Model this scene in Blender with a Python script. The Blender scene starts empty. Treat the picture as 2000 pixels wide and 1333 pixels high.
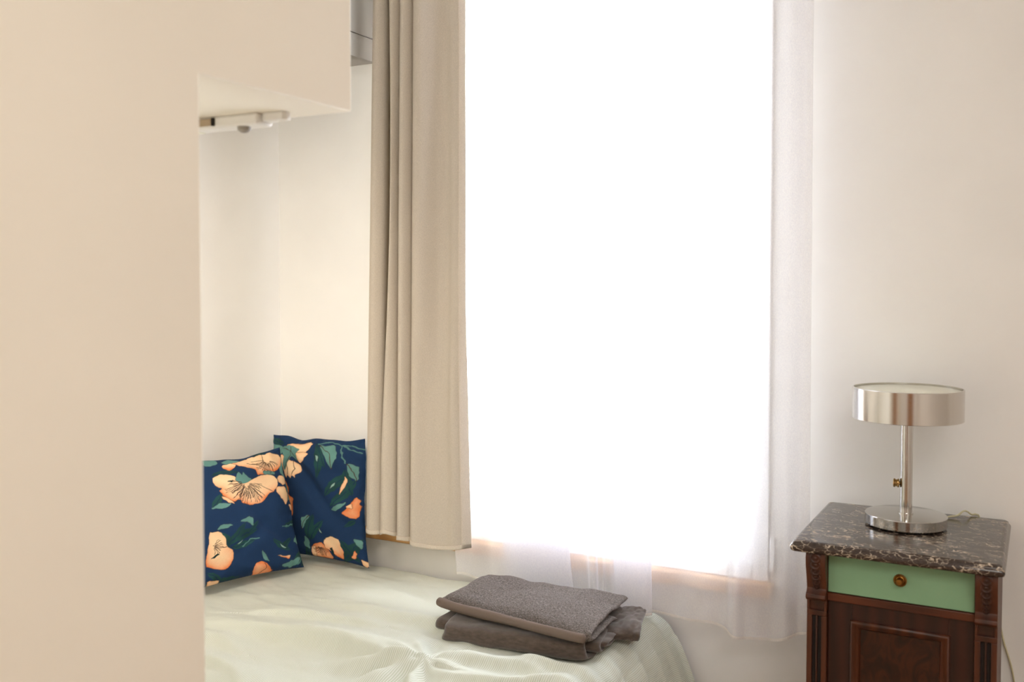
import bpy, bmesh, math, random
import numpy as np
from mathutils import Vector, Matrix, noise as mnoise

random.seed(7)
rng = np.random.default_rng(7)
sc = bpy.context.scene
col = sc.collection

# ------------------------------------------------------------------ camera
YAW, PITCH = math.radians(28.5), math.radians(2.0)
cam_d = bpy.data.cameras.new('camera')
cam = bpy.data.objects.new('camera', cam_d)
col.objects.link(cam)
cam.location = (0, 0, 1.38)
cam.rotation_euler = (math.pi / 2 - PITCH, 0, YAW)
cam_d.sensor_width = 36.0
cam_d.lens = 1900.0 / 2000.0 * 36.0
cam_d.shift_y = -(666.5 - 616.35) / 2000.0
cam_d.clip_start = 0.05
cam_d.dof.use_dof = True
cam_d.dof.focus_distance = 2.75
cam_d.dof.aperture_fstop = 3.2
sc.camera = cam

# ------------------------------------------------------------------ daylight, light bar, added room fill, exposure
world = bpy.data.worlds.new('overcast_sky')
sc.world = world
world.use_nodes = True
wn = world.node_tree.nodes
wn['Background'].inputs['Color'].default_value = (0.93, 0.96, 1.0, 1)
wn['Background'].inputs['Strength'].default_value = 25.0


def area_light(name, loc, rot, size, power, color, size_y=None, portal=False, spread=None):
    d = bpy.data.lights.new(name, 'AREA')
    d.energy = power
    d.color = color
    d.size = size
    if size_y:
        d.shape = 'RECTANGLE'
        d.size_y = size_y
    if portal:
        d.cycles.is_portal = True
    if spread:
        d.spread = spread
    o = bpy.data.objects.new(name, d)
    o.location = loc
    o.rotation_euler = rot
    col.objects.link(o)
    return o


# opening of the window, looking into the room (-Y)
area_light('window_portal', (-1.29, 2.93, 1.5), (-math.pi / 2, 0, 0), 1.5, 1.0, (1, 1, 1), 2.1, portal=True)
# added warm fill for the room, high behind the photographer, no known lamp
area_light('room_fill_light', (0.8, -0.4, 2.70), (0, 0, 0), 1.5, 48.0, (1.0, 0.975, 0.92))
# warm strip of the light bar above the bed
area_light('light_bar_light', (-1.75, 1.305, 1.642), (math.radians(58), 0, math.radians(48)), 0.55, 4.6, (1.0, 0.86, 0.70), 0.02, spread=math.radians(115))

vs = sc.view_settings
sc.display_settings.display_device = 'sRGB'
vs.view_transform = 'Standard'
vs.look = 'None'
vs.gamma = 1.0
vs.exposure = 0.0
vs.use_curve_mapping = False
cy = sc.cycles
cy.use_denoising = True
cy.max_bounces = 14
cy.diffuse_bounces = 7
cy.transparent_max_bounces = 24
cy.sample_clamp_indirect = 8.0
cy.caustics_reflective = False
cy.caustics_refractive = False


# ------------------------------------------------------------------ materials
def lin(c):
    return tuple((x / 12.92 if x <= 0.04045 else ((x + 0.055) / 1.055) ** 2.4) for x in [v / 255.0 for v in c])


class Mat:
    def __init__(self, name, rgb=(200, 200, 200), rough=0.6, metal=0.0, spec=0.5):
        self.m = bpy.data.materials.new(name)
        self.m.use_nodes = True
        self.nt = self.m.node_tree
        self.b = self.nt.nodes['Principled BSDF']
        self.b.inputs['Base Color'].default_value = (*lin(rgb), 1)
        self.b.inputs['Roughness'].default_value = rough
        self.b.inputs['Metallic'].default_value = metal
        self.b.inputs['Specular IOR Level'].default_value = spec
        self._co = None

    def n(self, t, **kw):
        nd = self.nt.nodes.new(t)
        for k, v in kw.items():
            setattr(nd, k, v)
        return nd

    def l(self, a, b):
        self.nt.links.new(a, b)

    def coord(self, which='Object', scale=(1, 1, 1), rot=(0, 0, 0)):
        tc = self.n('ShaderNodeTexCoord')
        mp = self.n('ShaderNodeMapping')
        mp.inputs['Scale'].default_value = scale
        mp.inputs['Rotation'].default_value = rot
        self.l(tc.outputs[which], mp.inputs['Vector'])
        return mp.outputs['Vector']

    def noise(self, vec, scale, detail=4, rough=0.5, dist=0.0):
        t = self.n('ShaderNodeTexNoise')
        t.inputs['Scale'].default_value = scale
        t.inputs['Detail'].default_value = detail
        t.inputs['Roughness'].default_value = rough
        t.inputs['Distortion'].default_value = dist
        self.l(vec, t.inputs['Vector'])
        return t

    def ramp(self, fac, stops):
        r = self.n('ShaderNodeValToRGB')
        el = r.color_ramp.elements
        while len(el) < len(stops):
            el.new(0.5)
        for e, (p, c) in zip(el, stops):
            e.position = p
            e.color = (*lin(c), 1)
        self.l(fac, r.inputs['Fac'])
        return r.outputs['Color']

    def bump(self, fac, strength, dist=0.001):
        bp = self.n('ShaderNodeBump')
        bp.inputs['Strength'].default_value = strength
        bp.inputs['Distance'].default_value = dist
        self.l(fac, bp.inputs['Height'])
        self.l(bp.outputs['Normal'], self.b.inputs['Normal'])
        return bp

    def base(self, out):
        self.l(out, self.b.inputs['Base Color'])


def plaster(name, rgb, rough=0.85, var=4):
    m = Mat(name, rgb, rough, spec=0.3)
    v = m.coord()
    t = m.noise(v, 2.2, 3)
    m.base(m.ramp(t.outputs['Fac'], [(0.3, tuple(c - var for c in rgb)), (0.7, tuple(min(255, c + var) for c in rgb))]))
    t2 = m.noise(v, 90, 3)
    m.bump(t2.outputs['Fac'], 0.08, 0.002)
    return m.m


M = {}
M['wall'] = plaster('warm_white_paint', (241, 240, 237))
M['partition'] = plaster('cream_lacquer', (238, 231, 217), 0.7, 2)
M['ceiling'] = plaster('ceiling_paint', (240, 238, 234))
M['gloss_white'] = plaster('white_window_paint', (240, 240, 240), 0.35, 2)
M['gray'] = plaster('grey_cupboard_lacquer', (156, 150, 142), 0.8, 3)
M['white_plastic'] = plaster('white_plastic', (225, 222, 216), 0.4, 2)
M['gap_dark'] = Mat('dark_gap', (30, 26, 22), 0.9).m


def wood(name, dark, mid, light, scale=(1, 1, 1), rough=0.4, grain=18, bump=0.08):
    m = Mat(name, mid, rough)
    v = m.coord('Object', scale)
    w = m.n('ShaderNodeTexWave', wave_type='BANDS', bands_direction='X')
    w.inputs['Scale'].default_value = grain
    w.inputs['Distortion'].default_value = 6.0
    w.inputs['Detail'].default_value = 4.0
    w.inputs['Detail Scale'].default_value = 1.5
    m.l(v, w.inputs['Vector'])
    t = m.noise(v, 60, 6, 0.6)
    mx = m.n('ShaderNodeMath', operation='MULTIPLY_ADD')
    m.l(w.outputs['Fac'], mx.inputs[0])
    mx.inputs[1].default_value = 0.55
    mt = m.n('ShaderNodeMath', operation='MULTIPLY')
    m.l(t.outputs['Fac'], mt.inputs[0])
    mt.inputs[1].default_value = 0.5
    m.l(mt.outputs[0], mx.inputs[2])
    m.base(m.ramp(mx.outputs[0], [(0.15, dark), (0.5, mid), (0.9, light)]))
    m.bump(mx.outputs[0], bump, 0.001)
    return m.m


M['mahogany'] = wood('red_brown_mahogany', (46, 20, 8), (66, 30, 12), (84, 41, 17), (1, 1, 0.12), 0.42, 9, 0.03)
M['mahogany_h'] = wood('red_brown_mahogany_rail', (58, 25, 10), (76, 34, 14), (92, 44, 19), (0.12, 1, 1), 0.42, 9, 0.03)
M['mahogany_dark'] = wood('dark_mahogany_door', (36, 13, 6), (48, 18, 8), (58, 23, 11), (1, 1, 0.12), 0.42, 9, 0.03)
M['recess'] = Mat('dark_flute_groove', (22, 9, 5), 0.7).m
M['sill_wood'] = wood('orange_sill_wood', (164, 116, 66), (194, 144, 90), (212, 166, 112), (0.1, 1, 1), 0.5)
M['door_wood'] = wood('brown_door_wood', (110, 66, 30), (150, 96, 48), (176, 118, 64), (1, 1, 0.1), 0.45)
M['floor'] = wood('oak_floor', (128, 100, 72), (158, 126, 94), (178, 147, 115), (1, 0.1, 1), 0.4, 8)
M['bed_wood'] = wood('pale_bed_wood', (170, 130, 90), (196, 156, 112), (214, 176, 134), (0.1, 1, 1), 0.5)

# burl veneer
b = Mat('dark_burl_veneer', (60, 24, 12), 0.3)
v = b.coord('Object', (1, 1, 0.7))
t = b.noise(v, 22, 7, 0.62, 2.2)
b.base(b.ramp(t.outputs['Fac'], [(0.3, (24, 9, 5)), (0.48, (44, 18, 9)), (0.6, (62, 28, 13)), (0.75, (30, 11, 6))]))
M['burl'] = b.m

# veined brown marble
b = Mat('veined_brown_marble', (70, 60, 54), 0.17, spec=0.55)
v = b.coord('Object', (0.8, 1.7, 1.5))
warp = b.noise(v, 16, 4, 0.6)
mixv = b.n('ShaderNodeVectorMath', operation='MULTIPLY_ADD')
b.l(warp.outputs['Color'], mixv.inputs[0])
mixv.inputs[1].default_value = (0.05, 0.05, 0.05)
b.l(v, mixv.inputs[2])
veins = b.n('ShaderNodeTexVoronoi', feature='DISTANCE_TO_EDGE')
veins.inputs['Scale'].default_value = 62
b.l(mixv.outputs[0], veins.inputs['Vector'])
patch = b.noise(v, 17, 6, 0.72, 1.2)
sub = b.n('ShaderNodeMath', operation='MULTIPLY_ADD')     # vein width follows the patch noise
b.l(patch.outputs['Fac'], sub.inputs[0])
sub.inputs[1].default_value = -0.62
b.l(veins.outputs['Distance'], sub.inputs[2])
add = b.n('ShaderNodeMath', operation='ADD')
b.l(sub.outputs[0], add.inputs[0])
add.inputs[1].default_value = 0.345
fine = b.noise(v, 140, 6, 0.75)
base_c = b.ramp(fine.outputs['Fac'], [(0.3, (40, 28, 25)), (0.55, (60, 49, 44)), (0.75, (92, 82, 75))])
vein_m = b.ramp(add.outputs[0], [(0.0, (255, 255, 255)), (0.03, (170, 170, 170)), (0.085, (0, 0, 0))])
mx = b.n('ShaderNodeMix', data_type='RGBA')
b.l(vein_m, mx.inputs['Factor'])
b.l(base_c, mx.inputs['A'])
mx.inputs['B'].default_value = (*lin((206, 188, 166)), 1)
b.base(mx.outputs['Result'])
M['marble'] = b.m

# painted green drawer
b = Mat('mint_green_paint', (138, 180, 140), 0.45)
t = b.noise(b.coord(), 9, 3)
b.base(b.ramp(t.outputs['Fac'], [(0.3, (124, 163, 128)), (0.7, (132, 171, 135))]))
M['green'] = b.m

# metals
b = Mat('polished_chrome', (200, 198, 194), 0.07, 1.0)
t = b.noise(b.coord('Object', (1, 1, 6)), 60, 5, 0.7)
r = b.n('ShaderNodeMapRange')
r.inputs['To Min'].default_value = 0.05
r.inputs['To Max'].default_value = 0.14
b.l(t.outputs['Fac'], r.inputs['Value'])
b.l(r.outputs[0], b.b.inputs['Roughness'])
M['chrome'] = b.m
b = Mat('brushed_chrome', (206, 202, 196), 0.16, 1.0)
t = b.noise(b.coord('Object', (3, 3, 40)), 40, 5, 0.7)
r = b.n('ShaderNodeMapRange')
r.inputs['To Min'].default_value = 0.10
r.inputs['To Max'].default_value = 0.24
b.l(t.outputs['Fac'], r.inputs['Value'])
b.l(r.outputs[0], b.b.inputs['Roughness'])
M['brushed'] = b.m
M['brass'] = Mat('aged_brass', (150, 108, 52), 0.35, 1.0).m
M['brass_knob'] = Mat('yellow_brass', (170, 140, 92), 0.2, 1.0).m
b = Mat('frosted_glass_disc', (226, 226, 210), 0.35)
b.b.inputs['Transmission Weight'].default_value = 0.0
b.b.inputs['Subsurface Weight'].default_value = 0.2
b.b.inputs['Subsurface Radius'].default_value = (0.01, 0.01, 0.01)
M['frosted'] = b.m
M['zinc'] = Mat('dark_zinc_ledge', (96, 98, 104), 0.5).m
M['black'] = Mat('black_felt', (16, 15, 15), 0.8).m
M['cord'] = Mat('pale_cord_plastic', (196, 190, 156), 0.5).m
M['bronze_slot'] = Mat('taupe_plastic', (170, 150, 122), 0.5).m
M['grey_plastic'] = Mat('grey_plastic', (140, 132, 122), 0.5).m

# glass pane
g = bpy.data.materials.new('window_glass')
g.use_nodes = True
nt = g.node_tree
nt.nodes.clear()
o_ = nt.nodes.new('ShaderNodeOutputMaterial')
mx = nt.nodes.new('ShaderNodeMixShader')
tr = nt.nodes.new('ShaderNodeBsdfTransparent')
gl = nt.nodes.new('ShaderNodeBsdfGlossy')
gl.inputs['Roughness'].default_value = 0.02
fr = nt.nodes.new('ShaderNodeFresnel')
fr.inputs['IOR'].default_value = 1.35
tr.inputs['Color'].default_value = (0.96, 0.97, 0.97, 1)
nt.links.new(fr.outputs[0], mx.inputs[0])
nt.links.new(tr.outputs[0], mx.inputs[1])
nt.links.new(gl.outputs[0], mx.inputs[2])
nt.links.new(mx.outputs[0], o_.inputs[0])
M['glass'] = g


def cloth_mat(name, rgb, transluc, transp, weave=900, transluc_rgb=None, bump=0.25):
    m = bpy.data.materials.new(name)
    m.use_nodes = True
    nt = m.node_tree
    nt.nodes.clear()
    out = nt.nodes.new('ShaderNodeOutputMaterial')
    dif = nt.nodes.new('ShaderNodeBsdfDiffuse')
    tl = nt.nodes.new('ShaderNodeBsdfTranslucent')
    dif.inputs['Color'].default_value = (*lin(rgb), 1)
    tl.inputs['Color'].default_value = (*lin(transluc_rgb or rgb), 1)
    m1 = nt.nodes.new('ShaderNodeMixShader')
    m1.inputs[0].default_value = transluc
    nt.links.new(dif.outputs[0], m1.inputs[1])
    nt.links.new(tl.outputs[0], m1.inputs[2])
    last = m1.outputs[0]
    tc = nt.nodes.new('ShaderNodeTexCoord')
    no = nt.nodes.new('ShaderNodeTexNoise')
    mp = nt.nodes.new('ShaderNodeMapping')
    mp.inputs['Scale'].default_value = (1, 1, 0.5)
    nt.links.new(tc.outputs['Object'], mp.inputs[0])
    nt.links.new(mp.outputs[0], no.inputs['Vector'])
    no.inputs['Scale'].default_value = weave
    no.inputs['Detail'].default_value = 2
    rp = nt.nodes.new('ShaderNodeValToRGB')
    rp.color_ramp.elements[0].position = 0.3
    rp.color_ramp.elements[1].position = 0.7
    rp.color_ramp.elements[0].color = (*lin(tuple(c * 0.95 for c in rgb)), 1)
    rp.color_ramp.elements[1].color = (*lin(tuple(min(255, c * 1.04) for c in rgb)), 1)
    nt.links.new(no.outputs['Fac'], rp.inputs['Fac'])
    nt.links.new(rp.outputs['Color'], dif.inputs['Color'])
    bp = nt.nodes.new('ShaderNodeBump')
    bp.inputs['Strength'].default_value = bump
    bp.inputs['Distance'].default_value = 0.0006
    nt.links.new(no.outputs['Fac'], bp.inputs['Height'])
    nt.links.new(bp.outputs[0], dif.inputs['Normal'])
    if transp > 0:
        t = nt.nodes.new('ShaderNodeBsdfTransparent')
        m2 = nt.nodes.new('ShaderNodeMixShader')
        # thin cloth seen at a slant covers more
        lw = nt.nodes.new('ShaderNodeLayerWeight')
        lw.inputs['Blend'].default_value = 0.5
        mr = nt.nodes.new('ShaderNodeMapRange')
        mr.inputs['From Min'].default_value = 0.0
        mr.inputs['From Max'].default_value = 1.0
        mr.inputs['To Min'].default_value = 1 - transp
        mr.inputs['To Max'].default_value = 1.0
        pw = nt.nodes.new('ShaderNodeMath')
        pw.operation = 'POWER'
        pw.inputs[1].default_value = 2.5
        nt.links.new(lw.outputs['Facing'], pw.inputs[0])
        nt.links.new(pw.outputs[0], mr.inputs['Value'])
        nt.links.new(mr.outputs[0], m2.inputs[0])
        nt.links.new(t.outputs[0], m2.inputs[1])
        nt.links.new(last, m2.inputs[2])
        last = m2.outputs[0]
    nt.links.new(last, out.inputs[0])
    return m


M['curtain'] = cloth_mat('beige_curtain_linen', (203, 193, 179), 0.03, 0.0, 700)
M['curtain_hem'] = cloth_mat('beige_curtain_hem', (214, 203, 188), 0.03, 0.0, 700)
M['sheer'] = cloth_mat('white_sheer_voile', (246, 246, 255), 0.30, 0.42, 500, None, 0.05)
M['sheer_hem'] = cloth_mat('white_sheer_hem', (244, 240, 236), 0.35, 0.15, 500, None, 0.05)

# printed cushion fabric reads the print laid down on the mesh
b = Mat('printed_cotton', (24, 48, 84), 0.85, spec=0.2)
at = b.n('ShaderNodeAttribute', attribute_name='print')
b.base(at.outputs['Color'])
t = b.noise(b.coord(), 900, 2)
b.bump(t.outputs['Fac'], 0.25, 0.0006)
M['print'] = b.m

# fine green / white stripes of the bed cover
b = Mat('striped_seersucker', (222, 226, 204), 0.9, spec=0.15)
uvn = b.n('ShaderNodeUVMap')
w = b.n('ShaderNodeTexWave', wave_type='BANDS', bands_direction='X')
w.inputs['Scale'].default_value = 1.0
w.inputs['Distortion'].default_value = 0.35
w.inputs['Detail'].default_value = 1.0
b.l(uvn.outputs[0], w.inputs['Vector'])
stripe = b.ramp(w.outputs['Fac'], [(0.35, (190, 196, 178)), (0.65, (220, 221, 214))])
b.base(stripe)
b.bump(w.outputs['Fac'], 0.35, 0.0008)
M['duvet'] = b.m
M['mattress'] = cloth_mat('white_mattress_ticking', (226, 222, 212), 0.0, 0.0, 500)

# terry and velvet towel
b = Mat('grey_terry', (122, 110, 106), 0.95, spec=0.1)
v = b.coord()
t = b.noise(v, 240, 4, 0.8)
t2 = b.noise(v, 28, 3)
b.base(b.ramp(t.outputs['Fac'], [(0.34, (66, 58, 54)), (0.52, (124, 112, 106)), (0.68, (182, 169, 162))]))
b.bump(t.outputs['Fac'], 1.0, 0.006)
b.b.inputs['Sheen Weight'].default_value = 0.3
M['terry'] = b.m
b = Mat('brown_grey_velour_hem', (116, 102, 93), 0.95, spec=0.1)
t = b.noise(b.coord(), 500, 2)
b.bump(t.outputs['Fac'], 0.4, 0.001)
M['velour_hem'] = b.m
b = Mat('grey_velour', (98, 86, 80), 0.95, spec=0.1)
t = b.noise(b.coord('Object', (1, 1, 3)), 60, 4, 0.6)
b.base(b.ramp(t.outputs['Fac'], [(0.3, (76, 66, 60)), (0.7, (98, 86, 78))]))
t = b.noise(b.coord(), 700, 2)
b.bump(t.outputs['Fac'], 0.4, 0.001)
b.b.inputs['Sheen Weight'].default_value = 0.4
M['velour'] = b.m


# ------------------------------------------------------------------ mesh helpers
class MB:
    def __init__(self):
        self.v = []
        self.f = []
        self.uv = None

    def add(self, verts, faces):
        o = len(self.v)
        self.v += [tuple(map(float, p)) for p in verts]
        self.f += [tuple(i + o for i in f) for f in faces]
        return self

    def box(self, x0, x1, y0, y1, z0, z1):
        v = [(x0, y0, z0), (x1, y0, z0), (x1, y1, z0), (x0, y1, z0), (x0, y0, z1), (x1, y0, z1), (x1, y1, z1), (x0, y1, z1)]
        f = [(0, 3, 2, 1), (4, 5, 6, 7), (0, 1, 5, 4), (1, 2, 6, 5), (2, 3, 7, 6), (3, 0, 4, 7)]
        return self.add(v, f)

    def lathe(self, c, prof, n=64, axis='z'):
        vs, fs = [], []
        for r, h in prof:
            for k in range(n):
                a = 2 * math.pi * k / n
                p = (r * math.cos(a), r * math.sin(a), h)
                if axis == 'y':
                    p = (r * math.cos(a), -h, r * math.sin(a))
                if axis == 'x':
                    p = (-h, r * math.cos(a), -r * math.sin(a))
                vs.append((c[0] + p[0], c[1] + p[1], c[2] + p[2]))
        for i in range(len(prof) - 1):
            for k in range(n):
                a, b_ = i * n + k, i * n + (k + 1) % n
                fs.append((a, b_, b_ + n, a + n))
        fs.append(tuple(range(n))[::-1])
        fs.append(tuple((len(prof) - 1) * n + k for k in range(n)))
        return self.add(vs, fs)

    def tube(self, pts, r, n=10):
        pts = [Vector(p) for p in pts]
        rad = r if hasattr(r, '__len__') else [r] * len(pts)
        vs, fs = [], []
        prev = None
        for i, p in enumerate(pts):
            t = (pts[min(i + 1, len(pts) - 1)] - pts[max(i - 1, 0)]).normalized()
            if prev is None:
                a = t.orthogonal().normalized()
            else:
                a = (prev - t * prev.dot(t)).normalized()
            prev = a
            b_ = t.cross(a)
            for k in range(n):
                an = 2 * math.pi * k / n
                vs.append(p + (a * math.cos(an) + b_ * math.sin(an)) * rad[i])
        for i in range(len(pts) - 1):
            for k in range(n):
                q = i * n
                fs.append((q + k, q + (k + 1) % n, q + n + (k + 1) % n, q + n + k))
        fs.append(tuple(range(n))[::-1])
        fs.append(tuple((len(pts) - 1) * n + k for k in range(n)))
        return self.add(vs, fs)

    def prism(self, poly, fn0, fn1):
        """closed outline poly (2-D) between the two maps fn0, fn1"""
        n = len(poly)
        vs = [fn0(*p) for p in poly] + [fn1(*p) for p in poly]
        fs = [(i, (i + 1) % n, n + (i + 1) % n, n + i) for i in range(n)]
        fs += [tuple(range(n))[::-1], tuple(n + i for i in range(n))]
        return self.add(vs, fs)

    def grid(self, P, closed=False):
        P = np.asarray(P, float)
        a, b_ = P.shape[:2]
        idx = np.arange(a * b_).reshape(a, b_)
        if closed:
            idx = np.concatenate([idx, idx[:, :1]], 1)
        q = np.stack([idx[:-1, :-1], idx[:-1, 1:], idx[1:, 1:], idx[1:, :-1]], -1).reshape(-1, 4)
        return self.add(P.reshape(-1, 3).tolist(), q.tolist())

    def build(self, name, mat, parent=None, bevel=0, smooth=True, angle=35, seg=2, origin=None, recalc=True):
        me = bpy.data.meshes.new(name)
        vv = np.array(self.v)
        org = np.zeros(3)
        if origin is not None:
            org = np.array(origin, float)
        elif parent is not None:
            org = np.array(parent.location)
        me.from_pydata((vv - org).tolist(), [], self.f)
        if recalc:
            bm = bmesh.new()
            bm.from_mesh(me)
            bmesh.ops.recalc_face_normals(bm, faces=bm.faces)
            bm.to_mesh(me)
            bm.free()
        me.update()
        o = bpy.data.objects.new(name, me)
        col.objects.link(o)
        me.materials.append(mat)
        if parent is not None:
            o.parent = parent
            # children of a child: subtract the chain
            if parent.parent is not None or parent.type == 'MESH':
                o.location = (0, 0, 0)
                w = Vector((0, 0, 0))
                p = parent
                while p is not None:
                    w += p.location
                    p = p.parent
                me.transform(Matrix.Translation(Vector(org.tolist()) - w))
        else:
            o.location = org.tolist()
        if smooth:
            me.shade_smooth()
            me.set_sharp_from_angle(angle=math.radians(angle))
        if bevel:
            md = o.modifiers.new('bevel', 'BEVEL')
            md.width = bevel
            md.segments = seg
            md.limit_method = 'ANGLE'
            md.angle_limit = math.radians(40)
        return o


def thing(name, loc, label, cat, group=None):
    o = bpy.data.objects.new(name, None)
    o.location = loc
    o.empty_display_size = 0.05
    col.objects.link(o)
    tag(o, label, cat, group)
    return o


def tag(o, label, cat, group=None):
    o['label'] = label
    o['category'] = cat
    if group:
        o['group'] = group
    return o


def struct(o):
    o['kind'] = 'structure'
    return o


def sm(a, b_, x):
    t = np.clip((x - a) / (b_ - a), 0, 1)
    return t * t * (3 - 2 * t)


def value_noise(x, y, seed=0):
    """smooth 2-D noise for arrays, roughly -1..1"""
    r = np.random.default_rng(seed)
    n = 64
    g_ = r.uniform(-1, 1, (n, n))
    xi, yi = np.floor(x).astype(int), np.floor(y).astype(int)
    fx, fy = x - xi, y - yi
    fx, fy = fx * fx * (3 - 2 * fx), fy * fy * (3 - 2 * fy)
    a = g_[xi % n, yi % n]
    b_ = g_[(xi + 1) % n, yi % n]
    c = g_[xi % n, (yi + 1) % n]
    d = g_[(xi + 1) % n, (yi + 1) % n]
    return (a * (1 - fx) + b_ * fx) * (1 - fy) + (c * (1 - fx) + d * fx) * fy


def catmull(pts, n):
    P = np.array(pts, float)
    P = np.vstack([2 * P[0] - P[1], P, 2 * P[-1] - P[-2]])
    m = len(P) - 3
    t = np.linspace(0, m - 1e-6, n)
    i = t.astype(int)
    f = (t - i)[:, None]
    p0, p1, p2, p3 = P[i], P[i + 1], P[i + 2], P[i + 3]
    return 0.5 * (2 * p1 + (p2 - p0) * f + (2 * p0 - 5 * p1 + 4 * p2 - p3) * f ** 2 + (3 * p1 - p0 - 3 * p2 + p3) * f ** 3)


# ------------------------------------------------------------------ the room
XL, XR, YB, YF, ZC = -2.388, 2.0, 2.66, -2.4, 2.75
WX0, WX1, WZ0, WZ1 = -1.93, -0.655, 0.556, 2.46     # window opening
struct(MB().box(XL - 0.2, XR + 0.2, YF - 0.2, YB + 0.3, -0.1, 0).build('floor', M['floor']))
struct(MB().box(XL - 0.2, XR + 0.2, YF - 0.2, YB + 0.3, ZC, ZC + 0.1).build('ceiling', M['ceiling']))
wb = MB()
wb.add([(XL, YB, 0), (XR, YB, 0), (XR, YB, ZC), (XL, YB, ZC), (WX0, YB, WZ0), (WX1, YB, WZ0), (WX1, YB, WZ1), (WX0, YB, WZ1)] +
       [(XL, YB + .3, 0), (XR, YB + .3, 0), (XR, YB + .3, ZC), (XL, YB + .3, ZC), (WX0, YB + .3, WZ0), (WX1, YB + .3, WZ0), (WX1, YB + .3, WZ1), (WX0, YB + .3, WZ1)],
       [(0, 1, 5, 4), (1, 2, 6, 5), (2, 3, 7, 6), (3, 0, 4, 7), (9, 8, 12, 13), (10, 9, 13, 14), (11, 10, 14, 15), (8, 11, 15, 12),
        (4, 5, 13, 12), (5, 6, 14, 13), (6, 7, 15, 14), (7, 4, 12, 15), (0, 8, 9, 1), (1, 9, 10, 2), (2, 10, 11, 3), (3, 11, 8, 0)])
struct(wb.build('wall_back', M['wall']))
struct(MB().box(XL - 0.2, XL, YF, YB + .3, 0, ZC).build('wall_left', M['wall']))
struct(MB().box(XR, XR + 0.2, YF, YB + .3, 0, ZC).build('wall_right', M['wall']))
DX0, DX1, DZ = 0.35, 1.2, 2.05
fw = MB()
fw.box(XL, DX0, YF - .2, YF, 0, ZC).box(DX1, XR, YF - .2, YF, 0, ZC).box(DX0, DX1, YF - .2, YF, DZ, ZC)
struct(fw.build('wall_front', M['wall']))
struct(MB().box(WX1 + 0.75, XR, YB - 0.014, YB, 0, 0.08).build('baseboard_back', M['gloss_white'], bevel=.003))

# unseen door behind the photographer, added for its reflection in the lamp shade
dr = bpy.data.objects.new('reflection_door_1', None)
dr.location = (DX0, YF, 0)
col.objects.link(dr)
struct(dr)
MB().box(DX0 - .07, DX0, YF - .02, YF + .025, 0, DZ + .07).box(DX1, DX1 + .07, YF - .02, YF + .025, 0, DZ + .07).box(DX0, DX1, YF - .02, YF + .025, DZ, DZ + .07).build('door_frame', M['door_wood'], dr, bevel=.004)
MB().box(DX0 + .003, DX1 - .003, YF - .05, YF - .01, 0.004, DZ - .003).build('door_leaf', M['door_wood'], dr, bevel=.003)
MB().tube([(DX0 + .07, YF - .01, 1.05), (DX0 + .07, YF + .045, 1.05), (DX0 + .18, YF + .045, 1.05)], .009).build('door_handle', M['chrome'], dr)

# L-shaped partition: tall closet block and the box over the bed
PX, PY0, PY1, PZ = -1.032, 0.99, 1.33, 1.668
prof = [(YF, 0), (PY0, 0), (PY0, PZ), (PY1, PZ), (PY1, ZC), (YF, ZC)]
pb = MB().prism(prof, lambda y, z: (XL, y, z), lambda y, z: (PX, y, z))
struct(pb.build('wall_partition', M['partition'], bevel=.0025))

d2 = bpy.data.objects.new('reflection_door_2', None)  # unseen door, put in so the chrome shade mirrors brown wood
d2.location = (PX, 0.1, 0)
col.objects.link(d2)
struct(d2)
MB().box(PX, PX + .02, -.42, -.36, 0, 2.08).box(PX, PX + .02, .54, .60, 0, 2.08).box(PX, PX + .02, -.36, .54, 2.02, 2.08).build('door_frame', M['door_wood'], d2, bevel=.003)
MB().box(PX, PX + .012, -.357, .537, .005, 2.017).build('door_leaf', M['door_wood'], d2, bevel=.002)
MB().tube([(PX + .01, .46, 1.05), (PX + .05, .46, 1.05), (PX + .05, .36, 1.05)], .008).build('door_handle', M['chrome'], d2)

# window: frame, two casements, panes, handle
wr = bpy.data.objects.new('window_1', None)
wr.location = (WX0, YB, WZ0)
col.objects.link(wr)
struct(wr)
Y0, Y1 = YB - 0.012, YB + 0.06
fm = MB()
FW = 0.03
fm.box(WX0 - .015, WX0 + FW, Y0, Y1, WZ0, WZ1 + .015).box(WX1 - FW, WX1 + .015, Y0, Y1, WZ0, WZ1 + .015)
fm.box(WX0 + FW, WX1 - FW, Y0, Y1, WZ0, WZ0 + .045).box(WX0 + FW, WX1 - FW, Y0, Y1, WZ1 - FW, WZ1 + .015)
fm.build('window_frame', M['gloss_white'], wr, bevel=.003)
xm = (WX0 + WX1) / 2
for a, b_ in ((WX0 + FW, xm), (xm, WX1 - FW)):
    s_ = MB()
    zb, zt = WZ0 + .045, WZ1 - FW
    sw = .036
    ya, yb = YB - .004, YB + .045
    s_.box(a + .001, a + sw, ya, yb, zb, zt).box(b_ - sw, b_ - .001, ya, yb, zb, zt)
    s_.box(a + sw, b_ - sw, ya, yb, zb, zb + .045).box(a + sw, b_ - sw, ya, yb, zt - sw, zt)
    so = s_.build('casement', M['gloss_white'], wr, bevel=.003)
    MB().box(a + sw - .005, b_ - sw + .005, YB + .018, YB + .022, zb + .04, zt - sw + .005).build('pane', M['glass'], so, smooth=False)
MB().box(WX1 + .017, WX1 + .03, YB - .012, YB, .585, .68).build('hinge', M['gloss_white'], wr, bevel=.002)
struct(MB().box(WX0 - .1, WX1 + .1, YB + .07, YB + .46, WZ0 - .03, WZ0 + .012).build('trim_2', M['zinc'], bevel=.003))
tr_ = MB().box(-1.99, -0.623, YB - 0.045, YB, 0.518, 0.5555)
struct(tr_.build('trim_1', M['sill_wood'], bevel=.004))

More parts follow.
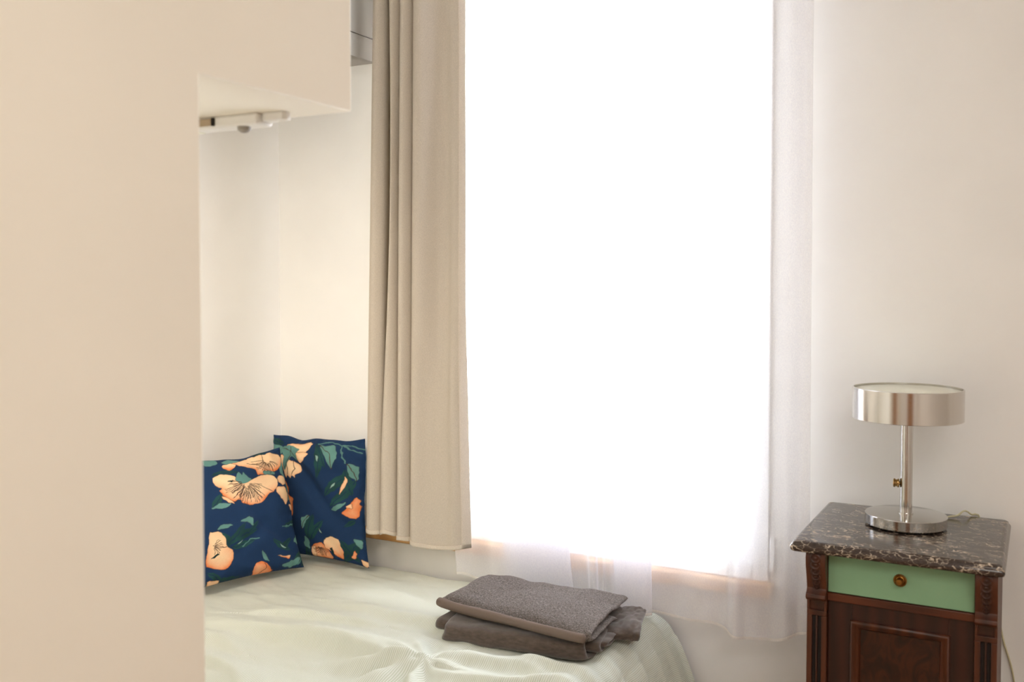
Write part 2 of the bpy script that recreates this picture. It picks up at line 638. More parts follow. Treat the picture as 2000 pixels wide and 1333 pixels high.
# ------------------------------------------------------------------ grey cupboard above the bed head
t = thing('wall_cupboard', (-2.17, 2.30, 2.108), 'grey wall cupboard with a thin dark joint high up beside the curtain top', 'cupboard')
MB().box(XL, -1.98, 1.95, YB, 2.108, 2.70).build('carcass', M['gray'], t, bevel=.001)
MB().box(-1.98, -1.96, 1.952, YB, 2.108, 2.1815).build('bottom_rail', M['gray'], t, bevel=.001)
MB().box(-1.98, -1.96, 1.952, YB, 2.1845, 2.70).build('cupboard_door', M['gray'], t, bevel=.001)

# ------------------------------------------------------------------ light bar under the overhead box
t = thing('light_bar', (-1.45, 1.27, 1.668), 'white under-cabinet light bar fixed below the overhead box above the bed', 'light')
MB().box(-1.80, -1.175, 1.255, 1.295, 1.648, 1.668).build('housing', M['white_plastic'], t, bevel=.004)
MB().box(-1.45, -1.279, 1.2515, 1.2550, 1.652, 1.665).build('switch_plate', M['bronze_slot'], t, bevel=.001)['label'] = 'taupe switch plate'
MB().box(-1.278, -1.272, 1.2515, 1.2550, 1.6515, 1.6655).build('switch_edge', M['gap_dark'], t)['label'] = 'dark edge of the switch plate'
MB().lathe((-1.218, 1.270, 1.6482), [(.012, 0), (.011, -.006), (.006, -.010), (.001, -.011)], 24).build('sensor_dome', M['grey_plastic'], t)['label'] = 'small grey dome under the bar'
k = MB()
k.box(-1.174, -1.128, 1.266, 1.288, 1.654, 1.668)
k.lathe((-1.127, 1.277, 1.661), [(.006, -.001), (.009, .004), (.009, .014), (.004, .018)], 20, 'x')
k.build('end_clip', M['white_plastic'], t, bevel=.002)
MB().box(-1.78, -1.33, 1.262, 1.29, 1.6465, 1.648).build('lens', M['frosted'], t)

# ------------------------------------------------------------------ bed
BX0, BX1, BY0, BY1 = XL + .012, -0.95, 1.02, 2.635
ZT = 0.43
t = thing('bed', ((BX0 + BX1) / 2, (BY0 + BY1) / 2, 0), 'low bed in the niche under the pale green cover', 'bed')
MB().box(BX0, BX1, BY0, BY1, .10, .22).build('bed_base', M['bed_wood'], t, bevel=.006)
MB().box(BX0 + .005, BX1 - .005, BY0 + .005, BY1 - .005, .221, .398).build('mattress', M['mattress'], t, bevel=.035, seg=4)
for x in (BX0 + .06, BX1 - .06):
    for y in (BY0 + .06, BY1 - .06):
        MB().lathe((x, y, 0), [(.02, 0), (.028, .10)], 20).build('leg', M['bed_wood'], t)


def seg_dist(x, y, pts):
    """distance to a polyline, position along it 0..1 and signed side"""
    best = np.full(x.shape, 1e9)
    tt = np.zeros(x.shape)
    sd = np.zeros(x.shape)
    n = len(pts) - 1
    for i in range(n):
        ax, ay = pts[i]
        bx_, by = pts[i + 1]
        dx, dy = bx_ - ax, by - ay
        L = dx * dx + dy * dy
        q = np.clip(((x - ax) * dx + (y - ay) * dy) / L, 0, 1)
        ex, ey = x - ax - q * dx, y - ay - q * dy
        d = np.sqrt(ex * ex + ey * ey)
        m = d < best
        best = np.where(m, d, best)
        tt = np.where(m, (i + q) / n, tt)
        sd = np.where(m, np.sign(dx * ey - dy * ex), sd)
    return best, tt, sd


RIDGES = [  # polyline on the cover, height, width on the near side, width on the far side
    ([(-2.05, 1.905), (-1.826, 1.93), (-1.665, 1.947), (-1.538, 1.956), (-1.401, 1.943), (-1.30, 1.95)], .020, .030, .085),
    ([(-1.96, 2.03), (-1.884, 2.07), (-1.764, 2.10), (-1.64, 2.125), (-1.55, 2.13)], .009, .014, .07),
    ([(-1.80, 2.215), (-1.658, 2.195), (-1.521, 2.195), (-1.40, 2.20), (-1.30, 2.16)], .013, .028, .07),
    ([(-1.90, 1.70), (-1.80, 1.735), (-1.70, 1.715), (-1.60, 1.66)], .010, .022, .06),
    ([(-2.0, 1.83), (-1.88, 1.85), (-1.76, 1.82)], .009, .02, .06),
    ([(-1.30, 1.97), (-1.22, 2.02), (-1.10, 2.07), (-1.00, 2.06)], .013, .025, .05),
    ([(-1.33, 1.975), (-1.40, 2.05), (-1.47, 2.09)], .006, .030, .05),
    ([(-1.31, 1.965), (-1.22, 1.93), (-1.10, 1.95), (-0.98, 2.02)], .012, .022, .04),
    ([(-1.32, 1.96), (-1.42, 1.90), (-1.55, 1.84)], .012, .02, .035),
    ([(-1.31, 1.955), (-1.29, 1.87), (-1.22, 1.78)], .010, .02, .03),
    ([(-1.33, 1.955), (-1.37, 1.87), (-1.42, 1.78)], .009, .015, .03),
    ([(-1.12, 2.10), (-1.02, 2.10), (-0.93, 2.16)], .010, .02, .035),
    ([(-1.05, 1.98), (-0.97, 2.05), (-0.92, 2.12)], .010, .02, .03),
]


def cover_height(x, y):
    z = 0.006 * value_noise(x * 5 + 3, y * 6, 3) + 0.0045 * value_noise(x * 9 + 5 * y, y * 19, 4) + 0.002 * value_noise(x * 22 + 8 * y, y * 40, 6)
    for pts, h, wn_, wf in RIDGES:
        d, tt, sd = seg_dist(x, y, pts)
        wdt = np.where(sd > 0, wf, wn_)
        env = np.sin(np.pi * np.clip(tt, 0.04, 0.96)) ** 0.6
        z = z + 2.2 * h * env * np.exp(-(d / (wdt * .85)) ** 2)
    # puckers running from the middle
    d, tt, sd = seg_dist(x, y, [(-1.30, 1.96), (-1.30, 1.961)])
    ang = np.arctan2(y - 1.96, x + 1.31)
    z = z + 0.005 * np.sin(ang * 9 + 0.6) * np.exp(-((d - .10) / .09) ** 2)
    z = z - 0.012 * np.exp(-(d / .035) ** 2)
    # flat where the towels press
    tw = sm(.13, .05, np.hypot((x + 1.15) / 1.9, y - 2.33))
    z = z * (1 - .9 * tw)
    # sinks towards the wall, swells in the middle
    z = z + 0.012 * np.exp(-(((x + 1.7) / .5) ** 2 + ((y - 2.2) / .4) ** 2)) - 0.012 * sm(2.45, 2.64, y)
    return z


def duvet():
    XE = -0.985                                       # where the top starts to roll over the side
    r = .085
    s1 = np.linspace(BX0 + .004, XE, 330)
    arc = np.linspace(0, 1, 26)[1:]
    drop = np.linspace(0, 1, 60)[1:]
    ys = np.concatenate([np.linspace(1.0, 1.5, 60)[:-1], np.linspace(1.5, 2.636, 300)])
    A1, Y = np.meshgrid(s1, ys, indexing='ij')
    Ztop = ZT + cover_height(A1, Y)
    X = A1
    rows = [np.stack([X, Y, Ztop], -1)]
    ze = Ztop[-1]
    yv = ys
    # irregular folds on the hanging side
    ph = 2 * np.pi * (yv / .105) + 1.4 * value_noise(yv * 5, yv * 0 + .5, 9)
    fold = (np.sin(ph) + .5 * np.sin(ph * 2.1 + 1)) * .5
    for a in arc:
        th = a * math.radians(68)
        bow = .010 * fold * a
        rows.append(np.stack([XE + r * math.sin(th) + bow * .6 + yv * 0, yv, ze - r * (1 - math.cos(th)) * 1.0 + bow * .7], -1)[None])
    x_e = XE + r * math.sin(math.radians(68))
    z_e = r * (1 - math.cos(math.radians(68)))
    for d in drop:
        out_ = .115 * d ** .75 + fold * (.010 + .022 * d)
        rows.append(np.stack([x_e + out_, yv + .02 * d * np.cos(ph) - .02 * d, ze * (1 - d) + d * .06 - z_e * (1 - d) + .007 * fold * (1 - d)], -1)[None])
    P = np.concatenate(rows, 0)
    # near end rolls down towards the floor
    yy = P[:, :, 1]
    k_ = sm(1.10, 1.0, yy)
    P[:, :, 2] -= k_ * .16 * np.clip((P[:, :, 2] - .1) / .33, 0, 1)
    P[:, :, 1] = np.minimum(P[:, :, 1], 2.645)
    mb = MB().grid(P)
    o = mb.build('duvet', M['duvet'], None, smooth=True, angle=180, origin=(-1.6, 1.9, .43))
    me = o.data
    uvl = me.uv_layers.new(name='UVMap')
    # stripes run along the bed, so u follows the arc length across it
    dl = np.sqrt(((P[1:] - P[:-1]) ** 2).sum(-1)).mean(1)
    arc_s = np.concatenate([[0], np.cumsum(dl)])
    u = np.repeat(arc_s, P.shape[1]) / 0.0046 * (1 / 3.183)
    vv = np.tile(ys, P.shape[0]) * 8
    vi = np.zeros(len(me.loops), dtype=np.int32)
    me.loops.foreach_get('vertex_index', vi)
    uvl.data.foreach_set('uv', np.stack([u[vi], vv[vi]], -1).ravel())
    return o


tag(duvet(), 'pale green finely striped duvet spread over the bed, rumpled and hanging over its side', 'duvet')


# ------------------------------------------------------------------ cushions with a printed peony pattern
CREAM, ORANGE, NAVY, TEAL, DGREEN, INK, PALE = [np.array(lin(c)) for c in (
    (246, 214, 172), (226, 128, 76), (26, 52, 86), (100, 146, 140), (32, 68, 70), (70, 48, 44), (140, 176, 166))]


def paint(DX, DY, shapes, seed):
    C_ = np.tile(NAVY, (DX.size, 1))
    x, y = DX.ravel(), DY.ravel()
    n1 = value_noise(x / 60 + 50, y / 60 + 50, seed)
    xw = x + 5 * value_noise(x / 22 + 90, y / 22 + 90, seed + 1)
    yw = y + 5 * value_noise(x / 22 + 190, y / 22 + 190, seed + 2)
    for kind, pts in shapes:
        if kind in ('ink', 'stem', 'hair', 'vein'):
            d, _, _ = seg_dist(xw, yw, pts)
            wdt = {'ink': 2.6, 'stem': 4.0, 'hair': 2.0, 'vein': 2.4}[kind]
            a = np.clip(wdt - d + .8, 0, 1)[:, None]
            c = {'ink': INK, 'stem': TEAL * .8, 'hair': INK, 'vein': NAVY * .8}[kind]
            C_ = C_ * (1 - a * .85) + c * a * .85
            continue
        P = np.array(pts, float)
        if not kind.endswith('_leaf'):
            # round the corners of the outline
            P = np.vstack([P, P[:1]])
            Q = []
            for i in range(len(P) - 1):
                Q += [P[i] * .84 + P[i + 1] * .16, P[i] * .16 + P[i + 1] * .84]
            P = np.array(Q)
        lo, hi = P.min(0) - 12, P.max(0) + 12
        sel = np.where((xw > lo[0]) & (xw < hi[0]) & (yw > lo[1]) & (yw < hi[1]))[0]
        if not len(sel):
            continue
        px_, py_ = xw[sel], yw[sel]
        inside = np.zeros(len(sel), bool)
        j = len(P) - 1
        for i in range(len(P)):
            xi, yi, xj, yj = P[i][0], P[i][1], P[j][0], P[j][1]
            cnd = ((yi > py_) != (yj > py_)) & (px_ < (xj - xi) * (py_ - yi) / (yj - yi + 1e-9) + xi)
            inside ^= cnd
            j = i
        d, _, _ = seg_dist(px_, py_, [tuple(p) for p in P] + [tuple(P[0])])
        cover = np.clip(np.where(inside, d, -d) / 2.5 + .5, 0, 1)[:, None]
        if kind in ('petal', 'orange', 'cream'):
            sc_, mxo = {'petal': (44, 1.0), 'orange': (90, 1.0), 'cream': (16, .45)}[kind]
            cen = P.mean(0)
            low = np.clip((py_ - cen[1]) / (np.ptp(P[:, 1]) + 1) * 1.6 + .6, .22, 1)
            o_ = np.exp(-d / sc_) * mxo * (low if kind == 'petal' else 1)
            o_ = np.clip(o_ * (1 + .25 * n1[sel]), 0, 1)[:, None]
            c = CREAM * (1 - o_) + ORANGE * o_
        elif kind == 'teal':
            s_ = np.clip(.5 + .5 * n1[sel], 0, 1)[:, None]
            c = TEAL * (.75 + .3 * s_)
        elif kind == 'pale':
            c = np.tile(PALE, (len(sel), 1))
        elif kind == 'eye':
            c = np.tile(DGREEN * .5, (len(sel), 1))
        else:
            s_ = np.clip(.5 + .5 * n1[sel], 0, 1)[:, None]
            c = DGREEN * (.75 + .5 * s_)
        C_[sel] = C_[sel] * (1 - cover) + c * cover
        if kind in ('petal', 'orange', 'cream', 'teal', 'pale'):
            e = np.clip(1.6 - np.abs(d - 1.0), 0, 1)[:, None] * (.5 if kind != 'teal' else .35)
            C_[sel] = C_[sel] * (1 - e) + INK * .5 * e
    w_ = (1 + .05 * value_noise(x / 3 + 20, y / 3 + 20, seed + 5))[:, None]
    return C_ * w_


def fan(c, r0, r1, a0, a1, n, jitter=.15, seed=1):
    r = np.random.default_rng(seed)
    out = []
    for k in range(n):
        a = math.radians(a0 + (a1 - a0) * k / (n - 1)) + r.uniform(-jitter, jitter) * .4
        q0, q1 = r0 * r.uniform(.8, 1.2), r1 * r.uniform(.75, 1.1)
        p0 = (c[0] + q0 * math.cos(a), c[1] + q0 * math.sin(a))
        p1 = (c[0] + q1 * math.cos(a + .05), c[1] + q1 * math.sin(a + .05))
        out.append(('hair', [p0, ((p0[0] + p1[0]) / 2 + 4, (p0[1] + p1[1]) / 2), p1]))
        out.append(('hair', [p1, (p1[0] + 9 * math.cos(a + .6), p1[1] + 9 * math.sin(a + .6))]))
    return out


def leaf(a, b_, w_, bend=0.0, kind='green', vein=True):
    a, b_ = np.array(a, float), np.array(b_, float)
    d = b_ - a
    n_ = np.array([-d[1], d[0]]) / (np.linalg.norm(d) + 1e-9)
    ts = np.linspace(0, 1, 9)
    mid = [a + d * t_ + n_ * bend * math.sin(math.pi * t_) for t_ in ts]
    up = [m_ + n_ * w_ * math.sin(math.pi * t_) ** .8 * (1 - .35 * t_) for m_, t_ in zip(mid, ts)]
    dn = [m_ - n_ * w_ * math.sin(math.pi * t_) ** .8 * (1 - .35 * t_) for m_, t_ in zip(mid, ts)]
    out = [(kind + '_leaf', [tuple(p) for p in up + dn[-2:0:-1]])]
    if vein:
        out.append(('vein', [tuple(p) for p in mid[::2]]))
    return out


LEFT_LEAVES = (leaf((190, 1000), (90, 880), 40, 12) + leaf((200, 960), (420, 850), 42, -14) + leaf((200, 1000), (400, 925), 30, 10) + leaf((170, 990), (300, 800), 34, 8) +
               leaf((40, 420), (260, 390), 26, -8) + leaf((20, 1270), (320, 1205), 30, 8) + leaf((40, 1180), (180, 1250), 26) + leaf((540, 920), (720, 985), 34, 10) + leaf((620, 1000), (730, 880), 26) +
               leaf((640, 815), (775, 758), 18) + leaf((40, 700), (115, 560), 34) + leaf((720, 1090), (890, 910), 40, 14) + leaf((800, 1090), (900, 1010), 26) + leaf((395, 225), (540, 205), 18) +
               leaf((660, 800), (830, 720), 22, 10) + leaf((420, 780), (330, 890), 22))
LEFT_PRINT = LEFT_LEAVES + [
    ('teal', [(0, 280), (100, 265), (112, 310), (60, 340), (0, 340)]),
    ('teal', [(130, 300), (180, 268), (300, 255), (250, 300), (190, 322)]),
    ('petal', [(130, 330), (200, 308), (250, 320), (190, 382), (140, 360)]),
    ('teal', [(640, 268), (690, 255), (700, 330), (720, 480), (745, 560), (700, 615), (690, 540), (660, 420), (640, 380)]),
    ('petal', [(205, 312), (300, 262), (380, 238), (470, 232), (560, 222), (640, 248), (662, 290), (640, 350), (580, 375), (500, 372), (465, 402), (410, 398), (400, 350), (340, 330), (260, 322)]),
    ('ink', [(480, 232), (490, 290), (540, 330)]), ('ink', [(340, 290), (420, 300), (520, 360)]),
    ('petal', [(50, 440), (100, 412), (200, 422), (235, 470), (300, 462), (350, 448), (400, 418), (470, 402), (560, 408), (594, 450), (588, 505), (540, 552), (500, 566), (470, 606), (420, 645), (340, 665), (270, 655), (245, 622), (200, 645), (130, 606), (92, 560), (108, 530), (72, 512), (50, 475)]),
    ('ink', [(440, 600), (380, 540), (330, 500)]), ('ink', [(245, 622), (260, 560), (280, 500)]), ('ink', [(540, 552), (470, 510), (400, 480)]),
    ('cream', [(105, 592), (150, 612), (212, 658), (160, 652), (118, 622)]),
    ('eye', [(148, 470), (200, 470), (180, 495)]),
    ('teal', [(210, 465), (225, 425), (240, 380), (270, 420), (280, 380), (310, 420), (352, 442), (325, 465), (280, 490), (240, 500)]),
    ('teal', [(465, 370), (530, 362), (592, 378), (580, 400), (500, 402), (460, 392)]),
    ('cream', [(590, 430), (640, 408), (682, 440), (680, 480), (640, 492), (600, 470)]),
    ('cream', [(600, 500), (660, 498), (702, 560), (690, 610), (652, 645), (628, 605), (605, 600), (598, 575), (568, 550), (572, 518)]),
    ('cream', [(690, 640), (750, 622), (772, 690), (742, 675), (720, 672)]),
    ('petal', [(20, 878), (100, 876), (160, 930), (165, 992), (228, 1020), (234, 1090), (192, 1155), (130, 1160), (20, 1135)]),
    ('eye', [(55, 1085), (110, 1038), (125, 1050), (90, 1072)]), ('ink', [(165, 992), (110, 1000), (60, 985)]),
    ('teal', [(245, 800), (310, 757), (357, 768), (372, 832), (320, 806)]),
    ('teal', [(72, 872), (110, 816), (208, 824), (150, 852)]),
    ('teal', [(455, 1005), (490, 1030), (532, 1098), (478, 1082)]),
    ('teal', [(620, 1115), (700, 1072), (805, 1012), (770, 1082), (700, 1118)]),
    ('teal', [(742, 912), (790, 840), (822, 786), (852, 905), (790, 922)]),
    ('teal', [(20, 695), (100, 650), (188, 658), (120, 698)]),
    ('pale', [(605, 942), (640, 980), (680, 970), (640, 960)]), ('pale', [(245, 975), (290, 935), (270, 970)]),
    ('orange', [(385, 1190), (410, 1108), (460, 1092), (520, 1122), (570, 1155), (480, 1195)]), ('ink', [(460, 1180), (500, 1140), (480, 1110)]),
    ('petal', [(580, 1038), (650, 1042), (708, 1028), (690, 1056), (640, 1052)]),
    ('cream', [(50, 1240), (140, 1228), (155, 1258), (60, 1272)]),
    ('stem', [(640, 815), (720, 790), (770, 765)]), ('stem', [(300, 990), (350, 930), (430, 920)]), ('stem', [(770, 1082), (840, 1000), (880, 930)]),
    ('petal', [(-330, 420), (-200, 380), (-90, 470), (-120, 600), (-260, 620)]), ('teal', [(-200, 800), (-100, 740), (-20, 860), (-130, 900)]),
] + fan((300, 480), 40, 130, 0, 180, 30, seed=3) + fan((300, 480), 80, 165, 25, 165, 24, seed=4) + fan((520, 280), 30, 110, 20, 175, 18, seed=5) + fan((60, 990), 20, 70, -60, 60, 9, seed=6)

RIGHT_LEAVES = (leaf((985, 125), (1000, 420), 40, -14) + leaf((1000, 140), (1060, 330), 26, 8) + leaf((1270, 360), (1060, 560), 52, 20) + leaf((1285, 430), (1110, 640), 46, -10) + leaf((1200, 330), (1270, 560), 40, 10) +
                leaf((1000, 690), (940, 910), 40, 10) + leaf((960, 910), (1070, 740), 36, -8) + leaf((1160, 1070), (1330, 880), 52, 12) + leaf((1190, 900), (1290, 1080), 36) + leaf((600, 110), (730, 150), 26) + leaf((610, 260), (700, 160), 26) +
                leaf((880, 1060), (945, 900), 26) + leaf((1290, 740), (1200, 800), 22))
RIGHT_PRINT = RIGHT_LEAVES + [
    ('teal', [(560, 190), (600, 145), (700, 155), (740, 190), (690, 235), (620, 205)]),
    ('cream', [(742, 152), (800, 118), (965, 122), (912, 192), (830, 195), (760, 182)]),
    ('cream', [(830, 190), (895, 188), (928, 215), (900, 235), (892, 262), (860, 285), (835, 240)]),
    ('cream', [(690, 250), (712, 228), (750, 268), (800, 262), (852, 290), (862, 345), (824, 380), (826, 405), (800, 385), (792, 412), (770, 385), (752, 405), (730, 370)]),
    ('ink', [(750, 270), (765, 330), (770, 380)]), ('ink', [(800, 265), (815, 330), (800, 380)]),
    ('teal', [(708, 170), (790, 138), (862, 162), (830, 200), (842, 262), (785, 222), (745, 355), (722, 330), (730, 250), (704, 200)]),
    ('ink', [(790, 150), (780, 220), (740, 330)]), ('ink', [(720, 180), (790, 190), (835, 250)]),
    ('teal', [(1005, 138), (1065, 150), (1132, 133), (1148, 232), (1106, 335), (1068, 262)]), ('ink', [(1010, 140), (1090, 210), (1106, 330)]),
    ('stem', [(1000, 135), (1100, 116), (1180, 140), (1300, 225)]), ('stem', [(1170, 145), (1180, 230), (1205, 285)]), ('stem', [(1180, 140), (1240, 150), (1310, 195)]),
    ('teal', [(1215, 285), (1300, 330), (1290, 450), (1240, 395), (1222, 345)]), ('ink', [(1215, 290), (1260, 360), (1285, 440)]),
    ('cream', [(1198, 430), (1212, 385), (1226, 430), (1204, 500), (1180, 548), (1184, 490)]),
    ('pale', [(1103, 497), (1142, 432), (1146, 466)]),
    ('teal', [(1116, 662), (1170, 620), (1235, 596), (1190, 652), (1150, 675)]),
    ('orange', [(1192, 692), (1240, 640), (1290, 560), (1320, 600), (1310, 735), (1230, 718)]), ('cream', [(1225, 640), (1262, 610), (1275, 660)]),
    ('teal', [(892, 722), (972, 698), (940, 762), (908, 820)]), ('ink', [(965, 702), (920, 745), (905, 815)]),
    ('pale', [(980, 225), (1000, 230), (1000, 275), (985, 260)]), ('pale', [(1038, 800), (1062, 850), (1044, 842)]),
    ('teal', [(890, 940), (910, 865), (945, 900), (935, 980)]),
    ('orange', [(930, 1030), (958, 942), (1040, 916), (1062, 960), (1095, 1056), (960, 1060)]), ('cream', [(932, 1030), (950, 955), (985, 950), (960, 1040)]),
    ('petal', [(1048, 960), (1070, 890), (1120, 866), (1182, 900), (1194, 985), (1172, 1056), (1120, 1032), (1082, 985)]),
    ('eye', [(1085, 970), (1110, 958), (1105, 1000), (1130, 1030), (1092, 1010)]),
    ('orange', [(700, 365), (772, 470), (776, 540), (812, 560), (824, 690), (802, 730), (770, 680), (730, 560)]),
    ('orange', [(1235, 1030), (1275, 970), (1290, 1000), (1262, 1045)]), ('teal', [(1268, 880), (1330, 900), (1320, 970), (1290, 930)]),
    ('cream', [(1300, 1035), (1360, 1070), (1330, 1100), (1305, 1090)]),
    ('teal', [(640, 600), (700, 560), (720, 700), (660, 760)]), ('petal', [(640, 860), (760, 830), (800, 900), (700, 960)]),
] + fan((1020, 960), 8, 60, 20, 170, 12, seed=8)


def cushion(name, BL, BR, TR, TL, thick, shapes, dq, label, seed, crease):
    BL, BR, TR, TL = [np.array(p, float) for p in (BL, BR, TR, TL)]
    nrm = np.cross(BR - BL, TL - BL)
    nrm /= np.linalg.norm(nrm)
    mb = MB()
    n = 330

    def surf(n, side):
        u, v_ = np.meshgrid(np.linspace(0, 1, n), np.linspace(0, 1, n), indexing='ij')
        # edges pull in between the corners
        pu = .030 * np.sin(np.pi * v_) ** .8 * (1 - 2 * u)
        pv = .030 * np.sin(np.pi * u) ** .8 * (1 - 2 * v_)
        uu, vw = u + pu, v_ + pv
        P = ((1 - uu) * (1 - vw))[..., None] * BL + (uu * (1 - vw))[..., None] * BR + (uu * vw)[..., None] * TR + ((1 - uu) * vw)[..., None] * TL
        h = (np.clip(16 * u * (1 - u) * v_ * (1 - v_), 0, 1)) ** .42
        h = h * (1 + .10 * value_noise(u * 4 + 7, v_ * 4, seed))
        edge = np.minimum(np.minimum(u, 1 - u), np.minimum(v_, 1 - v_))
        wr = .006 * value_noise(u * 7 + 30 + v_ * 2, v_ * 7 + 5, seed + 2) * sm(0, .06, edge)
        # gathers along the seams
        wr = wr + .0035 * np.sin(u * 60 + 2 * value_noise(u * 6, v_ * 3, seed + 4)) * np.exp(-np.minimum(v_, 1 - v_) / .05) * sm(0, .02, np.minimum(v_, 1 - v_))
        wr = wr + .0035 * np.sin(v_ * 54 + 2 * value_noise(u * 3, v_ * 6, seed + 5)) * np.exp(-np.minimum(u, 1 - u) / .05) * sm(0, .02, np.minimum(u, 1 - u))
        if side > 0:
            for (a, b_, dep, wd) in crease:
                d, tt, sd = seg_dist(u, v_, [a, b_])
                wr = wr - dep * np.exp(-(d / wd) ** 2) * np.sin(np.pi * np.clip(tt, .02, .98)) ** .5
        ex = BR - BL
        ex = ex / np.linalg.norm(ex)
        ey = TL - BL
        ey = ey / np.linalg.norm(ey)
        P = P + ey * (.007 * value_noise(u * 6 + seed, v_ * 1.5 + 3, seed + 7) * sm(.5, 1, v_))[..., None] + ex * (.006 * value_noise(u * 1.5 + 9, v_ * 6 + seed, seed + 8))[..., None]
        P = P + nrm * (side * (h * thick + wr))[..., None]
        return P, u, v_
    Pf, u, v_ = surf(n, 1)
    Pb, u2, v2 = surf(n // 3, -.55)
    mb.grid(Pf)
    mb.grid(Pb[::-1])
    org = (BL + BR) / 2
    o = mb.build(name, M['print'], None, angle=180, origin=org, recalc=False)
    d0, d1, d2, d3 = [np.array(q, float) for q in dq]

    def design(u, v_):
        D = ((1 - u) * (1 - v_))[..., None] * d0 + (u * (1 - v_))[..., None] * d1 + (u * v_)[..., None] * d2 + ((1 - u) * v_)[..., None] * d3
        return D[..., 0], D[..., 1]
    ca = paint(*design(u, v_), shapes, seed)
    cb = paint(*design(u2, v2), shapes, seed)
    cb = cb.reshape(n // 3, n // 3, 3)[::-1].reshape(-1, 3)
    C_ = np.concatenate([ca, cb])
    at = o.data.color_attributes.new('print', 'FLOAT_COLOR', 'POINT')
    at.data.foreach_set('color', np.concatenate([C_, np.ones((len(C_), 1))], 1).ravel().astype(np.float32))
    tag(o, label, 'cushion', 'floral cushions on the bed')
    return o


cushion('cushion', (-2.222, 2.017, .452), (-2.085, 2.425, .452), (-2.24, 2.487, .817), (-2.377, 2.07, .817), .068, LEFT_PRINT,
        [(-145, 1317), (837, 1093), (651, 184), (-331, 314)], 'navy floral cushion in front, with the big open peach blossom, leaning on the left wall', 11,
        [((.95, .15), (.55, .55), .014, .05), ((.3, .1), (.75, .4), .010, .06), ((.98, .75), (.70, .95), .010, .04)])
cushion('cushion', (-2.31, 2.53, .445), (-1.905, 2.535, .445), (-1.965, 2.60, .858), (-2.37, 2.60, .84), .052, RIGHT_PRINT,
        [(604, 978), (1338, 1102), (1312, 104), (603, 75)], 'navy floral cushion in the corner, mostly plain blue, half behind the beige curtain', 23,
        [((.9, .25), (.35, .75), .014, .06), ((.2, .9), (.6, .5), .010, .05)])


# ------------------------------------------------------------------ towels
def slab(mb, corners, z0, z1, prof_pts, thick, nl=70, seed=1, amp=.003, npr=90, fuzz=0.0):
    """one cloth layer: profile (depth w 0 back .. 1 front, height h 0..1) swept from the left edge to the right edge, thickened"""
    bl, br, fr, fl = [np.array(c, float) for c in corners]
    C0 = catmull(prof_pts, npr)
    l_ = np.linspace(0, 1, nl)
    L, K = np.meshgrid(l_, np.arange(len(C0)), indexing='ij')
    w_, h_ = C0[K, 0], C0[K, 1]
    ef = np.clip(1 - np.minimum(L, 1 - L) / .05, 0, 1) ** 2
    w_ = .5 + (w_ - .5) * (1 - .09 * ef)
    top = (1 - L)[..., None] * bl + L[..., None] * br
    bot = (1 - L)[..., None] * fl + L[..., None] * fr
    XY = top * (1 - w_)[..., None] + bot * w_[..., None]
    wav = value_noise(L * 5 + seed * 3, w_ * 4, seed)
    Z = z0 + (z1 - z0) * h_ + amp * wav + amp * .6 * value_noise(L * 12 + seed, w_ * 10, seed + 1)
    XY = XY + (amp * 1.6 * value_noise(L * 6 + 9, h_ * 2 + 3, seed + 2))[..., None] * np.array([.3, 1.0])
    # ragged ends
    ends = (np.where(L < .5, -1, 1) * np.abs(L - .5) * 2) ** 3
    XY[..., 0] += ends * .006 * value_noise(w_ * 2 + seed, h_ * 1.5, seed + 7)
    P = np.concatenate([XY, Z[..., None]], -1)
    # normals from the profile
    dl = np.gradient(P, axis=0)
    dk = np.gradient(P, axis=1)
    N = np.cross(dl, dk)
    N /= np.linalg.norm(N, axis=-1, keepdims=True) + 1e-9
    # thickness rounds off at the ends and lips
    rl = np.clip(np.minimum(L, 1 - L) / .02, 0, 1)
    rk = np.clip(np.minimum(K, len(C0) - 1 - K) / (len(C0) / 30.0), 0, 1)
    th = thick * .5 * np.sqrt(np.clip(1 - (1 - rl) ** 2, .06, 1)) * np.sqrt(np.clip(1 - (1 - rk) ** 2, .06, 1))
    if fuzz:
        fz = np.random.default_rng(seed).normal(0, 1, L.shape)
        fz = (fz + np.roll(fz, 1, 0) + np.roll(fz, 1, 1)) / 2.2
        th = th + np.where(rl * rk >= 1, fz * fuzz, 0)
    A = P + N * th[..., None]
    B = P - N * th[..., None]
    ring = np.concatenate([A, B[:, ::-1]], 1)           # closed tube around the layer
    mb.grid(ring, closed=True)
    o = len(mb.v) - ring.shape[0] * ring.shape[1]
    m_ = ring.shape[1]
    n_ = len(C0)
    for row in (0, ring.shape[0] - 1):
        q = o + row * m_
        for k in range(n_ - 1):
            mb.f.append((q + k, q + k + 1, q + m_ - 2 - k, q + m_ - 1 - k))


# lower towel: velour side out, wide fold at the front, loose flap to the right
lower_c = [(-1.40, 2.42), (-0.985, 2.47), (-0.975, 2.165), (-1.365, 2.115)]
tl_ = MB()
z0 = .434
slab(tl_, lower_c, z0, z0 + .052, [(0, .97), (.3, .95), (.6, .93), (.85, .90), (.955, .83), (.99, .55), (.975, .25), (.90, .10), (.6, .08), (.2, .08)], .008, seed=2, amp=.0035)
slab(tl_, [(-1.42, 2.41), (-1.0, 2.46), (-.955, 2.215), (-1.415, 2.165)], z0 + .006, z0 + .044, [(0, .85), (.5, .85), (.9, .82), (.99, .5), (.9, .18), (.5, .2), (0, .2)], .009, seed=4, amp=.004)
slab(tl_, [(-1.39, 2.41), (-.955, 2.46), (-.945, 2.245), (-1.39, 2.20)], z0 + .010, z0 + .036, [(0, .8), (.5, .8), (.92, .7), (.98, .5), (.92, .3), (.5, .2), (0, .2)], .007, seed=5, amp=.003)
